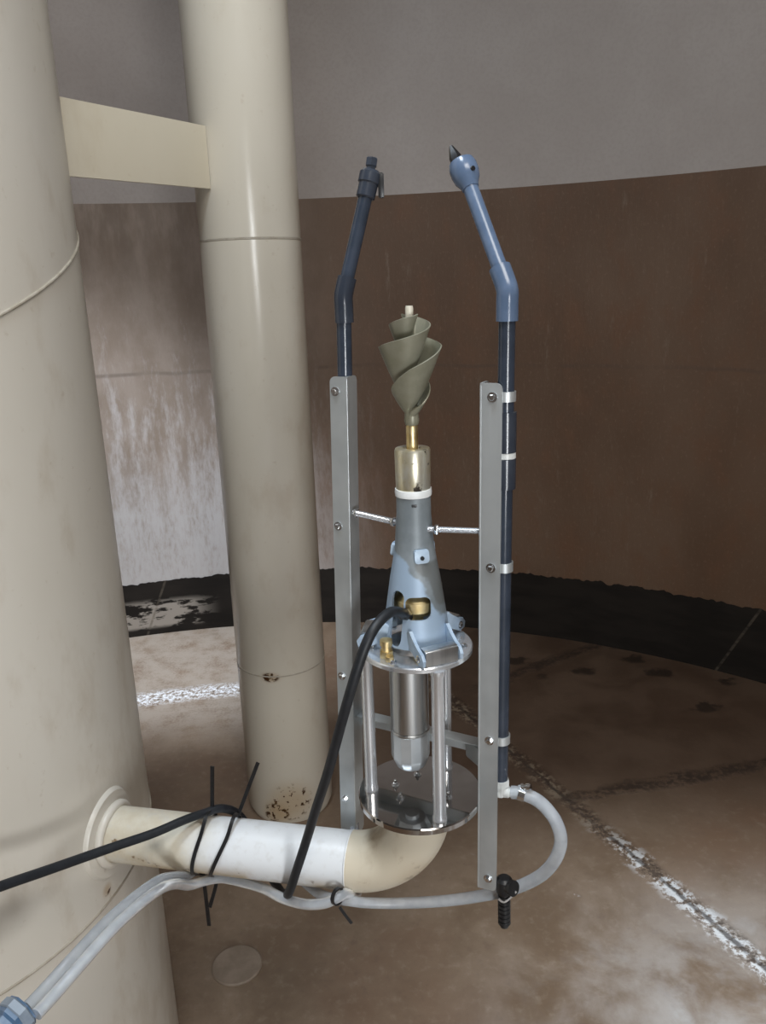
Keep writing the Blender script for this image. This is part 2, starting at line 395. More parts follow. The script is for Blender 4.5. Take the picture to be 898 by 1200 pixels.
# ------------------------------------------------------------------ big column
KX, KY, KR = -1.193, 1.616, .60
col = thing('support_column', 'wide cream painted steel column at the left edge, inlet pipe welded into its side', 'column', (KX, KY, 0))
link_mesh('column_shell', lathe(B(), [(KR, 0), (KR, 4.6)], (KX, KY, 0), seg=160), M['column'], col)
def tilted_ring(z0, slope, r, amp=0):
    pts = []
    for i in range(160):
        a = 2*pi*i/160; pts.append((KX+(KR+.0)*cos(a), KY+(KR+.0)*sin(a), z0+slope*sin(a-.0)+amp*sin(3*a)))
    return tube(B(), pts, r, 10, closed=True)
link_mesh('weld_seam', tilted_ring(2.087, .21, .0035), M['weld'], col)
link_mesh('weld_seam', tilted_ring(.786, -.01, .003, .006), M['weld'], col)
PD = V(.976, -.217, 0); PN = V(.217, .976, 0)               # pipe direction and its horizontal normal (away from camera)
PZ = .930; ENT = V(KX, KY, PZ) + PD*KR
def on_col(a, z, off):  return V(KX, KY, z) + (PD*cos(a) + PN*sin(a))*(KR+off)
bm = B(); grid = []
for r, off in ((.050, -.01), (.050, .009), (.086, .008), (.092, .001), (.094, -.01)):
    grid.append([bm.verts.new(on_col(r*cos(t)/KR, PZ+r*sin(t)*1.06, off)) for t in [2*pi*i/64 for i in range(64)]])
for a, b in zip(grid, grid[1:]):
    for i in range(64): bm.faces.new((a[i], a[(i+1) % 64], b[(i+1) % 64], b[i]))
link_mesh('nozzle_pad', bm, M['column'], col)
pts = [on_col(.061*cos(t)/KR, PZ+.061*sin(t), .014) for t in [2*pi*i/64 for i in range(64)]]
link_mesh('nozzle_weld', tube(B(), pts, lambda q: .009, 12, closed=True), M['column'], col)

# ------------------------------------------------------------------ second pipe and brace
QX, QY, QR = -.418, 2.898, .170
vp = thing('vertical_pipe', 'tall cream pipe standing behind the inlet pipe, rust spots on its lower weld', 'pipe', (QX, QY, 0))
link_mesh('pipe_shell', lathe(B(), [(QR-.012, 0), (QR, .03), (QR, 4.6)], (QX, QY, 0), seg=96), M['pipe2'], vp)
for zz, r in ((2.19, .003), (.645, .0022)):
    bm = lathe(B(), [(QR-.003, zz-r*2), (QR+r*.5, zz-r), (QR+r*.5, zz+r), (QR-.003, zz+r*2)], (QX, QY, 0), seg=96, caps=False)
    link_mesh('weld_seam', bm, M['weld'], vp)
a, b = V(-.903, 2.136, 0), V(-.516, 2.756, 0)
d = (b-a).normalized(); nn = V(d.y, -d.x, 0)
bm = prism(B(), [(0, 2.335), ((b-a).length, 2.343), ((b-a).length, 2.526), (0, 2.528)], a, d, V(0, 0, 1), .012, .0015)
tag(link_mesh('brace_plate', bm, M['brace']), 'flat cream steel plate bridging the wide column and the tall pipe near the top', 'brace')

# ------------------------------------------------------------------ inlet pipe
MX, MY = .053, 1.343
u, v = V(.885, -.466, 0), V(-.466, -.885, 0)                # along the mixer's rails / towards the viewer
def L(a, b, z): return V(MX, MY, 0) + u*a + v*b + V(0, 0, z)
ip = thing('inlet_pipe', 'horizontal white pipe running from the wide column and turning up under the mixer', 'pipe', tuple(ENT))
OD = .057; ER = .145
E0 = V(MX, MY, PZ) - PD*ER
link_mesh('pipe_section', rod(B(), ENT-PD*.03, E0, OD, 64), M['inlet'], ip)
pts = [E0 + PD*ER*sin(t) + V(0, 0, ER*(1-cos(t))) for t in [pi/2*i/24 for i in range(25)]] + [V(MX, MY, PZ+ER+.02)]
link_mesh('elbow', tube(B(), pts, OD+.0012, 64), M['cream_elbow'], ip)
bm = B(); pts = [E0 + (PN*cos(t)+V(0, 0, sin(t)))*(OD+.0004) for t in [2*pi*i/48 for i in range(48)]]
link_mesh('weld_seam', tube(bm, pts, .002, 8, closed=True), M['inlet'], ip)

# ------------------------------------------------------------------ mixer
ZP = 1.110                                                   # top of the lower plate
mx = thing('tank_mixer', 'polished steel mixer frame with spiral impeller and two aluminium rails, on the elbow', 'mixer', (MX, MY, 1.09))
# lower plate
bp = link_mesh('base_plate', lathe(B(), [(.110, ZP-.014), (.117, ZP-.012), (.1175, ZP-.002), (.1155, ZP), (.0, ZP)], (MX, MY, 0), seg=96), M['mirror'], mx)
def bolt(parent, O, axis, r=.006, h=.005, name='bolt', shank=.0, washer=True):
    bm = B(); ax = Vector(axis).normalized()
    if washer: lathe(bm, [(r*1.5, 0), (r*1.5, .0012)], O, ax, 20)
    lathe(bm, [(r, .001), (r, h*.8), (r*.75, h)], O, ax, 6)
    if shank: lathe(bm, [(r*.55, h*.5), (r*.55, h+shank), (r*.4, h+shank+.001)], O, ax, 12)
    return link_mesh(name, bm, M['bolt'], parent)
VW = V(-.04, -.999, 0); VS = V(.999, -.04, 0)                # towards the viewer / sideways
def W(deg, r, z):                                           # polar about the mixer axis, 0 = screen right, 90 = viewer
    t = radians(deg); return V(MX, MY, z) + VS*cos(t)*r + VW*sin(t)*r
for deg, r in ((145, .045), (25, .058), (-95, .05), (-160, .05)): bolt(bp, W(deg, r, ZP), (0, 0, 1), .0055, .006, shank=.005)
ZT = 1.405
# posts
for deg in (68, 183, -55):
    p = W(deg, .093, 0)
    link_mesh('post', lathe(B(), [(.0135, ZP), (.0135, ZP+.006), (.0118, ZP+.010), (.0118, ZT-.010), (.0135, ZT-.006), (.0135, ZT+.002)], p, seg=32), M['chrome'], mx)
# upper plate
tp = link_mesh('top_plate', lathe(B(), [(.054, ZT), (.098, ZT), (.101, ZT+.002), (.101, ZT+.009), (.099, ZT+.011), (.054, ZT+.011)], (MX, MY, 0), seg=96, caps=False, closed=True), M['chrome'], mx)
for deg in (120, 10, -120, -70): bolt(tp, W(deg, .085, ZT+.011), (0, 0, 1), .005, .005)
ZS = ZT+.011
# motor
AX = W(178, .016, 0)
link_mesh('motor', lathe(B(), [(.032, 1.245), (.0355, 1.249), (.0355, ZT+.02), (.030, ZT+.022)], AX, seg=64), M['steel'], mx)
mc = link_mesh('motor_end_cap', lathe(B(), [(.0, 1.160), (.013, 1.160), (.014, 1.167), (.026, 1.168), (.0285, 1.171), (.0350, 1.186), (.0362, 1.192), (.0362, 1.242), (.033, 1.2455)], AX, seg=12), M['cap'], mx, True, 22)
lathe_bm = lathe(B(), [(.0355, 1.241), (.0370, 1.243), (.0370, 1.246), (.0355, 1.248)], AX, seg=48, caps=False, closed=True)
link_mesh('motor_seam_ring', lathe_bm, M['steel'], mx)
# housing (hollow casting with windows)
prof = [(.0295, 1.694), (.0300, 1.66), (.0325, 1.63), (.0345, 1.602), (.0385, 1.578), (.0440, 1.548), (.0500, 1.508), (.0555, 1.470), (.0590, 1.448), (.0620, 1.440), (.0625, 1.431)]
th = .0045
inner = [(max(r-th, .01), z) for r, z in prof[::-1]]
hs = link_mesh('housing', lathe(B(), prof+inner, (MX, MY, 0), seg=96, closed=True), M['housing'], mx)
cut = []
for deg, w, h, zc, rr in ((85, .044, .041, 1.503, .012), (130, .026, .100, 1.482, .0129), (-30, .03, .05, 1.49, .012), (-100, .034, .05, 1.49, .012)):
    t = radians(deg); n = VS*cos(t)+VW*sin(t); X = V(0, 0, 1).cross(n)
    cut.append(link_mesh('cutter', prism(B(), rrect(w, h, rr), V(MX, MY, zc)+n*.055, X, V(0, 0, 1), .06), M['housing'], None, False))
boolean(hs, cut)
link_mesh('coupling', lathe(B(), [(.010, 1.41), (.013, 1.44), (.013, 1.474), (.026, 1.477), (.027, 1.487), (.039, 1.489), (.040, 1.507), (.036, 1.510), (.026, 1.53), (.012, 1.535), (.012, 1.69)], (MX, MY, 0), seg=40), M['brass'], mx)
# slots and pads on the housing
def pad(deg, z, r, w, h, t, mat, name, tilt=0):
    a = radians(deg); n = VS*cos(a)+VW*sin(a); X = V(0, 0, 1).cross(n)
    Y = (V(0, 0, 1)+n*tilt).normalized()
    return link_mesh(name, prism(B(), rrect(w, h, min(w, h)*.2), V(MX, MY, z)+n*r, X, Y, t, .0012), mat, hs), n
pad(88, 1.682, .0285, .009, .005, .004, M['black'], 'slot')
for deg in (72, 205, -50):
    q, n = pad(deg, 1.594, .0365, .026, .024, .008, M['cast_lit'], 'boss', -.15)
    q['label'] = 'pale blue boss with a dark screw hole'
    lathe_b = lathe(B(), [(.0036, -.002), (.0036, .0025)], V(MX, MY, 1.592)+n*.0405, n, 16)
    link_mesh('screw', lathe_b, M['black'], hs)
# ring, bearing, shaft
link_mesh('white_ring', lathe(B(), [(.027, 1.692), (.0312, 1.694), (.0318, 1.700), (.0312, 1.706), (.027, 1.707)], (MX, MY, 0), seg=48), M['white'], mx)
link_mesh('bearing', lathe(B(), [(.0290, 1.705), (.0298, 1.707), (.0304, 1.772), (.0290, 1.7755), (.016, 1.776), (.015, 1.773), (.0, 1.773)], (MX, MY, 0), seg=48), M['bearing'], mx)
bm = lathe(B(), [(.0092, 1.770), (.0100, 1.774), (.0100, 1.812), (.0090, 1.816), (.0065, 1.82), (.0060, 1.99)], (MX, MY, 0), seg=32)
link_mesh('shaft', bm, M['brass'], mx)
link_mesh('shaft_cap', lathe(B(), [(.0065, 1.985), (.0066, 2.004), (.0058, 2.008), (.0, 2.008)], (MX, MY, 0), seg=24), M['tip'], mx)
# impeller: two flaring helical sheets
im = B()
def lerp_tab(tab, x):
    for (x0, *a), (x1, *b) in zip(tab, tab[1:]):
        if x <= x1:
            t = (x-x0)/(x1-x0); t = t*t*(3-2*t) if False else t
            return [p+(q-p)*t for p, q in zip(a, b)]
    return list(tab[-1][1:])
# half-turns from the low left edge: rim z, rim radius, root z
TAB = [(-.55, 1.838, .016, 1.826), (-.25, 1.850, .0255, 1.828), (0, 1.868, .0315, 1.831), (.25, 1.889, .038, 1.834), (.5, 1.911, .0445, 1.838), (1, 1.944, .0520, 1.850), (1.5, 1.962, .0435, 1.880), (2, 1.980, .0335, 1.915), (2.4, 1.990, .0285, 1.940), (2.75, 1.995, .020, 1.965)]
def blade(phase):
    nu, ns = 130, 14; rows = []
    for i in range(nu+1):
        k = -.55 + (2.75+.55)*i/nu
        zr, rr, z0 = lerp_tab(TAB, k)
        if k > 1.9: rr *= 1
        a = radians(180) + phase - pi*k
        row = []
        for j in range(ns+1):
            s = j/ns; r = .0075 + (rr-.0075)*(s**.85); z = z0 + (zr-z0)*(s**1.12)
            aa = a + .25*(1-s)
            row.append(im.verts.new(V(MX, MY, z) + VS*cos(aa)*r + VW*sin(aa)*r))
        rows.append(row)
    for i in range(nu):
        for j in range(ns): im.faces.new((rows[i][j], rows[i][j+1], rows[i+1][j+1], rows[i+1][j]))
def solidify(bm, t):
    bm.normal_update()
    geom = bmesh.ops.solidify(bm, geom=bm.faces[:], thickness=t)
    return bm
blade(0); tmp = im; im = tmp
blade(pi)
bmesh.ops.recalc_face_normals(im, faces=im.faces[:])
solidify(im, .0022)
lathe(im, [(.0105, 1.815), (.0125, 1.822), (.0115, 1.835), (.0078, 1.86), (.0074, 1.975), (.006, 1.98)], (MX, MY, 0), seg=32)
link_mesh('impeller', im, M['impeller'], mx)

# clevis feet between housing and top plate
def clevis(deg, wide=.050):
    t = radians(deg); n = VS*cos(t)+VW*sin(t); X = V(0, 0, 1).cross(n); O = V(MX, MY, 0)+n*.0
    blk = link_mesh('hinge_block', prism(B(), rrect(.024, .030, .003), O+n*.086+V(0, 0, ZS+.015), n, V(0, 0, 1), wide-.004, .002), M['steel'], mx)
    for s in (-1, 1):
        poly = [(.040, 1.462), (.052, 1.468), (.064, 1.456), (.080, 1.446), (.096, 1.442), (.103, 1.432), (.101, 1.421), (.086, 1.418), (.076, 1.424), (.062, 1.432), (.040, 1.434)]
        lug = link_mesh('clevis_lug', prism(B(), [(p[0], p[1]) for p in poly], O+X*s*(wide/2+.003), n, V(0, 0, 1), .006, .001), M['cast_lit'], mx)
        bolt(lug, O+X*s*(wide/2+.006)+n*.086+V(0, 0, 1.431), X*s, .0045, .004)
    return blk
clevis(64, .066); clevis(188, .060); clevis(-52, .060)
# brass gland beside the cable entry
gb = B(); g0 = W(136, .074, ZS)
hexnut(gb, g0, (0, 0, 1), .013, .012); lathe(gb, [(.009, .012), (.009, .022), (.011, .022), (.011, .032), (.005, .034)], g0, (0, 0, 1), 24)
hexnut(gb, g0+VW*.018+VS*.006, (0, 0, 1), .008, .009)
link_mesh('brass_gland', gb, M['brass'], mx)

# uprights: aluminium angles
ZR0, ZR1 = .930, 1.888
def lean(side, z): return (-.0285*(1.885-z)) if side < 0 else (-.004*(1.885-z)/.95)
def rail(side):
    t = .0032
    if side < 0: a0, a1, vf = -.171, -.136, -.025           # front flange, outer then inner edge
    else: a0, a1, vf = .158, .121, 0.0
    s = 1 if side < 0 else -1; w = abs(a1-a0); dep = .036
    bm = B(); O = lambda a, b, z: L(a+lean(side, z), b, z)
    def flange(fn, w, flip):
        # rounded plate built on a 2-D outline (p along width 0..w, z)
        r = .010; out = []
        for cx, cz, q in ((w-.001, ZR1-.001, 0), (r, ZR1-r, 1), (r, ZR0+r*1.2, 2), (w-.001, ZR0+.001, 3)):
            rad = r if q in (1, 2) else .001
            for k in range(7):
                ang = q*pi/2 + pi/2*k/6; out.append((cx+rad*cos(ang), cz+rad*sin(ang)))
        A = [bm.verts.new(fn(p, 0, z)) for p, z in out]; Bv = [bm.verts.new(fn(p, t, z)) for p, z in out]
        bm.faces.new(A); bm.faces.new(Bv[::-1]); n = len(out)
        for i in range(n): bm.faces.new((A[i], Bv[i], Bv[(i+1) % n], A[(i+1) % n]))
    flange(lambda p, q, z: O(a0+s*p, vf-q, z), w, 0)
    flange(lambda p, q, z: O(a1-s*q, vf-t-(dep-t)+p*(dep-t)/(dep-t), z), dep-t, 1)
    rod(bm, O(a1-s*.0012, vf-.0012, ZR0+.004), O(a1-s*.0012, vf-.0012, ZR1-.004), .0019, 12)
    r = link_mesh('rail', bm, M['alu'], mx, True, 25)
    return r
RL, RR = rail(-1), rail(1)
BZ = (1.862, 1.598, 1.252, 1.0)
BZR = (1.870, 1.592, 1.262, .955)
for z in (1.862, 1.612, 1.302, 1.02): bolt(RL, L(-.160+lean(-1, z), -.025, z), v, .0055, .006)
for z in (1.866, 1.580, 1.252, .957): bolt(RR, L(.142+lean(1, z), 0, z), v, .0055, .006)
# tie rods between housing and rails
def tie_rod(a, b):
    a, b = Vector(a), Vector(b); d = (b-a); Ln = d.length; n = int(Ln/.0022); prof = []
    for i in range(n): prof += [(.0046, Ln*i/n), (.0056, Ln*(i+.5)/n)]
    bm = lathe(B(), prof+[(.0040, Ln)], a, d, 16)
    o = link_mesh('tie_rod', bm, M['chrome'], mx)
    dn = d.normalized()
    for off in (.012, Ln-.010): link_mesh('jam_nut', hexnut(B(), a+dn*off, dn, .0085, .007), M['bolt'], o)
    return o
tie_rod(L(-.0300, -.006, 1.638), L(-.140, -.036, 1.638))
tie_rod(L(.0290, .008, 1.638), L(.124, -.016, 1.638))
# cross bar behind the motor
bm = B(); zb = 1.196
prism(bm, [(0, -.016), (.287, -.016), (.287, .016), (0, .016)], L(-.160, -.062, zb), u, V(0, 0, 1), .003, .0006)
prism(bm, [(0, 0), (.287, 0), (.287, .024), (0, .024)], L(-.160, -.0610, zb+.0145), u, V(v.x, v.y, 0), .003, .0006)
link_mesh('cross_bar', bm, M['alu'], mx)
bm = B(); prism(bm, rrect(.054, .036, .003), L(.096, -.040, zb-.006), (u*.82+v*.57).normalized(), V(0, 0, 1), .003, .0006)
link_mesh('cross_bar_bracket', bm, M['alu'], mx)
# pipe clamps on the rails (hold the injection pipes)
PR = .0133
def clamp(rail_o, side, z):
    if side < 0: c = (-.150+lean(-1, z), -.0433); ub, vf = -.160+lean(-1, z), -.0285
    else: c = (.158+lean(1, z), -.0180); ub, vf = .142+lean(1, z), -.0034
    P, N = [], []
    for k in range(25):
        t = radians(90) + (-side)*-1*radians(-200*k/24) if False else radians(100 - (side)*0) - side*radians(210*k/24)
        n = u*cos(t)+v*sin(t); P.append(L(c[0], c[1], z)+n*(PR+.0016)); N.append(n)
    link_mesh('pipe_clamp', strap(B(), P, N, .016, .0022), M['alu'], rail_o)
for z in (1.612, 1.302, 1.02): clamp(RL, -1, z)
for z in (1.866, 1.580, 1.252): clamp(RR, 1, z)

# ------------------------------------------------------------------ injection pipes
def pipe_mesh(pts, r, seg=28): return tube(B(), pts, r, seg)
# right pipe
b0 = L(.158+lean(1, 1.14), -.018, 1.164); b1 = L(.158+lean(1, 2.02), -.018, 2.022)
rp = thing('injection_pipe', 'slate plastic pipe with blue-lit top, clamped behind the right rail, bent tip leaning left', 'pipe', tuple(b0))
link_mesh('riser', rod(B(), b0, b1, PR, 32), M['pvc_dark'], rp)
tipR = V(.1447, 1.367, 2.210); k1 = V(b1.x, b1.y, 2.030); dR = (tipR-k1).normalized()
link_mesh('upper_arm', rod(B(), k1+dR*.010, tipR-dR*.012, .0122, 32), M['pvc_lit'], rp)
link_mesh('elbow', tube(B(), spline([k1-V(0, 0, .048), k1-V(0, 0, .02), k1-V(0, 0, .004), k1+dR*.010, k1+dR*.036], 5), .0172, 32), M['pvc_lit'], rp)
def nozzle(root, tip, d, mat, tipmat, kind):
    X, Y, Z = frame(d)
    nb = link_mesh('nozzle', lathe(B(), [(.0135, -.032), (.0150, -.026), (.0205, -.016), (.0225, -.006), (.0225, .006), (.0200, .014), (.012, .0185), (.0, .019)] if kind else
                   [(.0140, -.030), (.0165, -.028), (.0165, -.006), (.0190, -.004), (.0190, .012), (.0150, .017), (.0, .0175)], tip, d, 24), mat, root)
    return nb
nb = nozzle(rp, tipR, dR, M['pvc_lit'], None, 1)
td = (dR + V(-.12, 0, .25)).normalized()
link_mesh('nozzle_tip', lathe(B(), [(.0095, .010), (.0095, .024), (.006, .034), (.003, .042)], tipR+V(-.006, 0, 0), td, 6), M['black'], nb)
fx = frame(dR)[0]
link_mesh('nozzle_screw', lathe(B(), [(.004, 0), (.004, .004)], tipR+V(.010, -.020, 0), V(.45, -.89, 0), 6), M['black'], nb)
for za, zc in ((1.775, 1.842), (1.714, 1.766)):
    q = link_mesh('coupling', lathe(B(), [(PR, za), (.0176, za+.001), (.0176, zc-.001), (PR, zc)], (L(.158+lean(1, za), -.0190, 0)), seg=32), M['pvc_fit'], rp)
link_mesh('coupling_band', lathe(B(), [(.0150, 1.765), (.0165, 1.766), (.0165, 1.775), (.0150, 1.776)], (L(.158, -.0188, 0)), seg=32), M['tagwhite'], rp)
# barb at the foot of the right pipe
bf = B(); lathe(bf, [(.009, -.030), (.0140, -.028), (.0140, -.010), (.0165, -.009), (.0165, .004)], b0, (0, 0, 1), 6)
hd = V(.92, -.38, .05).normalized()
lathe(bf, [(.012, -.006), (.013, .0), (.0110, .006), (.0105, .016), (.0085, .018), (.0085, .034)], b0+V(0, 0, -.022), hd, 20)
link_mesh('barb_elbow', bf, M['tagwhite'], rp)
# left pipe
c0 = L(-.150+lean(-1, .99), -.0433, .985); c1 = L(-.150+lean(-1, 2.02), -.0433, 2.018)
lp = thing('injection_pipe', 'near black plastic pipe clamped inside the left rail, bent tip leaning right', 'pipe', tuple(c0))
link_mesh('riser', rod(B(), c0, c1, PR, 32), M['pvc_dark'], lp)
tipL = V(-.0050, 1.484, 2.212); k2 = V(c1.x, c1.y, 2.026); dL = (tipL-k2).normalized()
link_mesh('upper_arm', rod(B(), k2+dL*.010, tipL-dL*.012, .0122, 32), M['pvc_dark'], lp)
link_mesh('elbow', tube(B(), spline([k2-V(0, 0, .046), k2-V(0, 0, .02), k2-V(0, 0, .004), k2+dL*.010, k2+dL*.030], 5), .0165, 32), M['pvc_fit'], lp)
nb = nozzle(lp, tipL, dL, M['pvc_fit'], None, 0)
lug = B(); prism(lug, rrect(.010, .040, .003), tipL+V(.020, -.002, -.008), V(1, 0, 0), V(0, 0, 1), .012, .001)
link_mesh('nozzle_lug', lug, M['black'], nb)
link_mesh('nozzle_tip', lathe(B(), [(.0085, .008), (.0085, .024), (.0105, .024), (.0105, .036), (.008, .038)], tipL, (dL+V(0, 0, .5)), 6), M['pvc_fit'], nb)

# ------------------------------------------------------------------ hoses, cable and ties
HA = [(.2185, 1.281, 1.142), (0.236, 1.273, 1.144), (0.265, 1.262, 1.134), (0.29, 1.249, 1.107), (0.302, 1.244, 1.068), (0.296, 1.25, 1.022), (0.277, 1.271, 0.970), (0.245, 1.293, 0.928), (0.212, 1.310, 0.900),
      (0.164, 1.319, 0.882), (0.094, 1.325, 0.868), (0.010, 1.325, 0.866), (-0.057, 1.318, 0.876), (-0.093, 1.314, 0.886), (-0.122, 1.320, 0.886), (-0.157, 1.362, 0.865), (-0.205, 1.415, 0.860), (-0.280, 1.448, 0.865),
      (-0.360, 1.464, 0.872), (-0.403, 1.455, 0.872), (-0.428, 1.410, 0.878), (-0.438, 1.350, 0.925), (-0.449, 1.292, 0.966), (-0.470, 1.226, 0.990), (-0.504, 1.164, 0.992), (-0.538, 1.090, 0.988), (-0.568, 1.044, 0.974), (-0.583, 1.012, 0.972)]
HB = [(c0.x, c0.y, .992), (c0.x, c0.y, .970), (-.080, 1.415, .900), (-.076, 1.385, .862), (-.082, 1.345, .868), (-0.096, 1.312, 0.905), (-0.113, 1.299, 0.907), (-0.139, 1.299, 0.895), (-0.179, 1.311, 0.884), (-0.225, 1.340, 0.874), (-0.270, 1.383, 0.862), (-0.313, 1.405, 0.859), (-0.360, 1.420, 0.859),
      (-0.392, 1.410, 0.863), (-0.417, 1.372, 0.885), (-0.426, 1.318, 0.935), (-0.436, 1.263, 0.973), (-0.456, 1.205, 0.992), (-0.486, 1.139, 0.998), (-0.518, 1.07, 0.992), (-0.545, 1.025, 0.980), (-0.560, 0.993, 0.978)]
ho = thing('clear_hose', 'clear plastic hose looping out from the right pipe and back under the mixer', 'hose', HA[0])
link_mesh('hose_wall', tube(B(), spline(HA, 8), lambda q: .0120-.0020*min(1, max(0, (q-.25)*5)), 20), M['hose'], ho)
bm = B(); hp = Vector(HA[1]); ht = (Vector(HA[2])-Vector(HA[0])).normalized()
lathe(bm, [(.0122, -.006), (.0136, -.006), (.0136, .006), (.0122, .006)], hp, ht, 28, caps=False, closed=True)
hc = link_mesh('hose_clamp', bm, M['bolt'], ho)
bm = B(); sx = hp+V(.004, -.004, .017); lathe(bm, [(.0042, -.006), (.0042, .004), (.0068, .004), (.0068, .010), (.004, .012)], sx, V(.75, -.45, .3), 12)
prism(bm, rrect(.012, .008, .002), hp+V(0, 0, .014), V(.6, -.8, 0), V(0, 0, 1), .008)
link_mesh('clamp_screw', bm, M['bolt'], hc)
h2 = thing('clear_hose', 'clear plastic hose hidden behind the pipe end, tied to its twin and running down left', 'hose', HB[0])
link_mesh('hose_wall', tube(B(), spline(HB, 8), .0100, 20), M['hose'], h2)

CB = [(0.038, 1.315, 1.480), (0.030, 1.292, 1.496), (0.020, 1.264, 1.512), (0.007, 1.240, 1.522), (-0.009, 1.220, 1.518), (-0.026, 1.201, 1.502), (-0.042, 1.191, 1.469), (-0.061, 1.19, 1.412), (-0.081, 1.201, 1.342), (-0.110, 1.232, 1.232), (-0.141, 1.269, 1.125), (-0.166, 1.291, 1.039), (-0.187, 1.297, 0.975),
      (-0.207, 1.320, 0.908), (-0.224, 1.362, 0.862), (-0.257, 1.430, 0.841), (-0.300, 1.492, 0.875), (-0.328, 1.503, 0.945), (-0.357, 1.470, 0.992), (-0.389, 1.44, 1.004), (-0.423, 1.408, 1.012), (-0.473, 1.362, 1.018),
      (-0.525, 1.315, 1.030), (-0.572, 1.268, 1.043), (-0.621, 1.204, 1.066), (-0.663, 1.14, 1.092), (-0.706, 1.065, 1.121), (-0.739, 0.991, 1.154), (-.80, .80, 1.18), (-.84, .55, 1.15)]
cb = thing('power_cable', 'thick black cable leaving the mixer housing, looping round the white pipe and out left', 'cable', CB[0])
link_mesh('cable_sheath', tube(B(), spline(CB, 8), .0088, 20), M['rubber'], cb)
cd = (Vector(CB[2])-Vector(CB[1])).normalized()
link_mesh('cable_gland', lathe(B(), [(.0095, -.010), (.0115, -.009), (.0115, .002), (.0095, .006)], CB[1], cd, 6), M['black'], cb)

PCy = lambda x: V(KX, KY, PZ) + PD*((x-KX)/PD.x)            # centre of the inlet pipe at world x
def cable_tie(label, x, skew, tail_up, tail_dn, w=.0075):
    c = PCy(x); P, N = [], []
    rr = OD+.0021
    hit_up = radians(100); hit_dn = radians(252)
    # over-the-top cable and hoses are inside the band: it stands off there
    for k in range(61):
        a = 2*pi*k/60 + radians(262)
        off = rr + .019*exp(-((((a-radians(90)+pi) % (2*pi))-pi)/.42)**2) + .022*exp(-((((a-radians(262)+pi) % (2*pi))-pi)/.40)**2)
        n = -PN*cos(a) + V(0, 0, sin(a))
        P.append(c + n*off + PD*skew*sin(a)*.03); N.append(n)
    root = thing('cable_tie', label, 'cable tie', tuple(P[0]))
    link_mesh('band', strap(B(), P, N, w, .0022), M['black'], root)
    k0 = P[0] - PN*.004
    link_mesh('tie_head', prism(B(), rrect(.012, .014, .003), k0, PD, V(0, 0, 1), .009, .001), M['black'], root)
    pts = spline([k0]+[k0+Vector(q) for q in tail_dn], 6)
    link_mesh('tail', strap(B(), pts, [-PN]*len(pts), w, .0035), M['black'], root)
    if tail_up:
        k1 = P[[i for i in range(61) if abs(((2*pi*i/60+radians(262)-radians(105)) % (2*pi))) < .06 or abs(((2*pi*i/60+radians(262)-radians(105)) % (2*pi))-2*pi) < .06][0]]
        pts = spline([k1+V(0, 0, -.004)]+[k1+Vector(q) for q in tail_up], 6)
        link_mesh('upper_tail', strap(B(), pts, [-PN]*len(pts), w, .0035), M['black'], root)
cable_tie('black tie nearer the wide column round white pipe, tail hanging straight down', -.395, .5, [(.005, 0, .05), (.010, 0, .105)], [(.002, -.006, -.05), (.004, -.012, -.125)])
cable_tie('black tie nearer the vertical pipe round white pipe, its tail slanting down left', -.350, .9, [(.024, 0, .055), (.050, 0, .118)], [(-.008, -.004, -.03), (-.022, -.01, -.072)])
# small tie holding the two hoses together
c = V(-.112, 1.298, .911); P, N = [], []; td = V(-.72, .55, -.1).normalized(); X, Y, Z = frame(td)
for k in range(41):
    a = 2*pi*k/40; n = X*cos(a)*1.0+Y*sin(a); P.append(c+X*cos(a)*.0155+Y*sin(a)*.0155); N.append(n)
t3 = thing('cable_tie', 'small black tie binding the two clear hoses below the white pipe', 'cable tie', tuple(c))
link_mesh('band', strap(B(), P, N, .0075, .0024), M['black'], t3)
pts = spline([c+V(.004, -.012, -.014), c+V(.012, -.016, -.026), c+V(.026, -.022, -.044)], 6)
link_mesh('tail', strap(B(), pts, [V(0, -1, .2)]*len(pts), .0055, .002), M['black'], t3)

# black ribbed barb at the foot of the right rail
g = L(.166, -.012, .930)
hb = thing('hose_barb_fitting', 'black ribbed hose barb hanging from the foot of the right rail', 'fitting', (g.x, g.y, .845))
pr = [(.0, -.082), (.0085, -.082), (.0095, -.078)]
for k in range(7): z0 = -.076+k*.0098; pr += [(.0098, z0), (.0124, z0+.0022), (.0116, z0+.0080), (.0098, z0+.0088)]
pr += [(.0105, -.004), (.0105, .002)]
bd = link_mesh('barb_tail', lathe(B(), pr, g, V(-.02, -.02, 1), 24), M['black'], hb)
bm = B(); lathe(bm, [(.010, -.004), (.0150, .0), (.0160, .012), (.0150, .026), (.010, .031), (.0, .032)], g, (0, 0, 1), 20)
lathe(bm, [(.012, -.004), (.0125, .018), (.0145, .019), (.0145, .025)], g+V(0, 0, .014), V(.62, -.74, .24), 20)
link_mesh('barb_head', bm, M['black'], hb)
bm = B(); strap(bm, spline([g+V(-.014, -.022, .002), g+V(-.004, -.024, -.004), g+V(.008, -.022, .003), g+V(.020, -.018, .014)], 5), [V(0, -1, 0)]*16, .004, .0015)
link_mesh('metal_strap', bm, M['bolt'], hb)

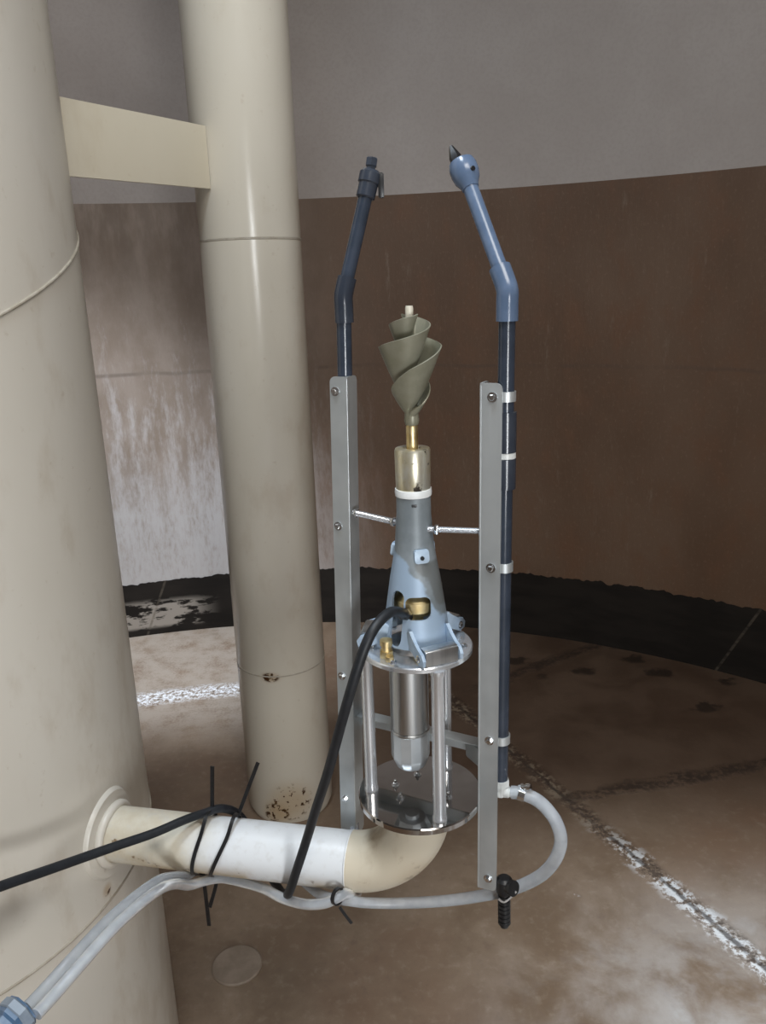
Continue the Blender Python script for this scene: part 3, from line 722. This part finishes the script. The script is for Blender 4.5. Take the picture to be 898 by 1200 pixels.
# blue connector at the lower left
e = Vector(HA[-1]); d = (Vector(HA[-1])-Vector(HA[-3])).normalized()
bc = thing('hose_connector', 'blue plastic connector at the lower left corner gripping the two clear hoses', 'connector', tuple(e))
e = e + V(-.004, -.006, .002)
bm = lathe(B(), [(.020, -.004), (.028, -.002), (.030, .006), (.030, .024), (.026, .028), (.026, .09), (.02, .095)], e, d, 8)
link_mesh('connector_body', bm, M['blue'], bc, True, 20)
bm = lathe(B(), [(.0305, .002), (.0325, .004), (.0325, .016), (.0305, .018)], e, d, 8, caps=False, closed=True)
link_mesh('connector_collar', bm, M['blueface'], bc, True, 20)

# ------------------------------------------------------------------ light
def area(name, loc, target, size, power, color, sy=None):
    l = bpy.data.lights.new(name, 'AREA'); l.energy = power; l.color = color; l.size = size
    if sy: l.shape = 'RECTANGLE'; l.size_y = sy
    o = bpy.data.objects.new(name, l); COL.objects.link(o); o.location = loc
    o.rotation_euler = (Vector(target)-Vector(loc)).to_track_quat('-Z', 'Y').to_euler(); return o
def spot(name, loc, target, power, color, angle, blend, size):
    l = bpy.data.lights.new(name, 'SPOT'); l.energy = power; l.color = color
    l.spot_size = radians(angle); l.spot_blend = blend; l.shadow_soft_size = size
    o = bpy.data.objects.new(name, l); COL.objects.link(o); o.location = loc
    o.rotation_euler = (Vector(target)-Vector(loc)).to_track_quat('-Z', 'Y').to_euler(); return o
area('manway_daylight', (1.0, -2.3, 1.25), (-.2, 2.0, 1.3), .6, 90, (.95, .98, 1.0), 1.0)
area('roof_hatch_daylight', (.55, -.5, 4.5), (-.7, 1.8, 1.2), 1.6, 96, (1.0, .965, .91))
area('roof_vent_daylight', (-.45, .75, 4.5), (-.2, 1.4, 0), .6, 60, (.78, .89, 1.0))
spot('left_wall_fill', (-2.3, 2.6, 4.45), (-1.35, 4.6, 2.3), 120, (.96, .97, 1.0), 75, 1.0, .4)  # unseen fill spot, added to brighten the left wall
spot('hatch_beam_near', (1.7, .0, 4.4), (1.12, 1.55, 0), 900, (.80, .90, 1.0), 33, 1.0, .25)
spot('hatch_beam_far', (-2.7, 2.2, 4.2), (-1.3, 4.55, .25), 1300, (.80, .89, 1.0), 38, .9, .15)
w = bpy.data.worlds.new('World'); scene.world = w; w.use_nodes = True
w.node_tree.nodes['Background'].inputs[0].default_value = (.5, .55, .6, 1); w.node_tree.nodes['Background'].inputs[1].default_value = .3

# ------------------------------------------------------------------ camera
cam = bpy.data.cameras.new('camera'); co = bpy.data.objects.new('camera', cam); COL.objects.link(co)
cam.sensor_fit = 'VERTICAL'; cam.sensor_height = 36; cam.lens = 36*950/1200; cam.clip_start = .02
p, r = radians(16), radians(-1.9)
fw = V(0, cos(p), -sin(p)); up0 = V(1, 0, 0).cross(fw); rt = V(1, 0, 0)*cos(r)+up0*sin(r); up = up0*cos(r)-V(1, 0, 0)*sin(r)
co.matrix_world = Matrix(((rt.x, up.x, -fw.x, 0), (rt.y, up.y, -fw.y, 0), (rt.z, up.z, -fw.z, 2.05), (0, 0, 0, 1)))
scene.camera = co
vs = scene.view_settings
vs.view_transform = 'Standard'; vs.look = 'None'; vs.gamma = 1; vs.use_curve_mapping = False; vs.exposure = 0
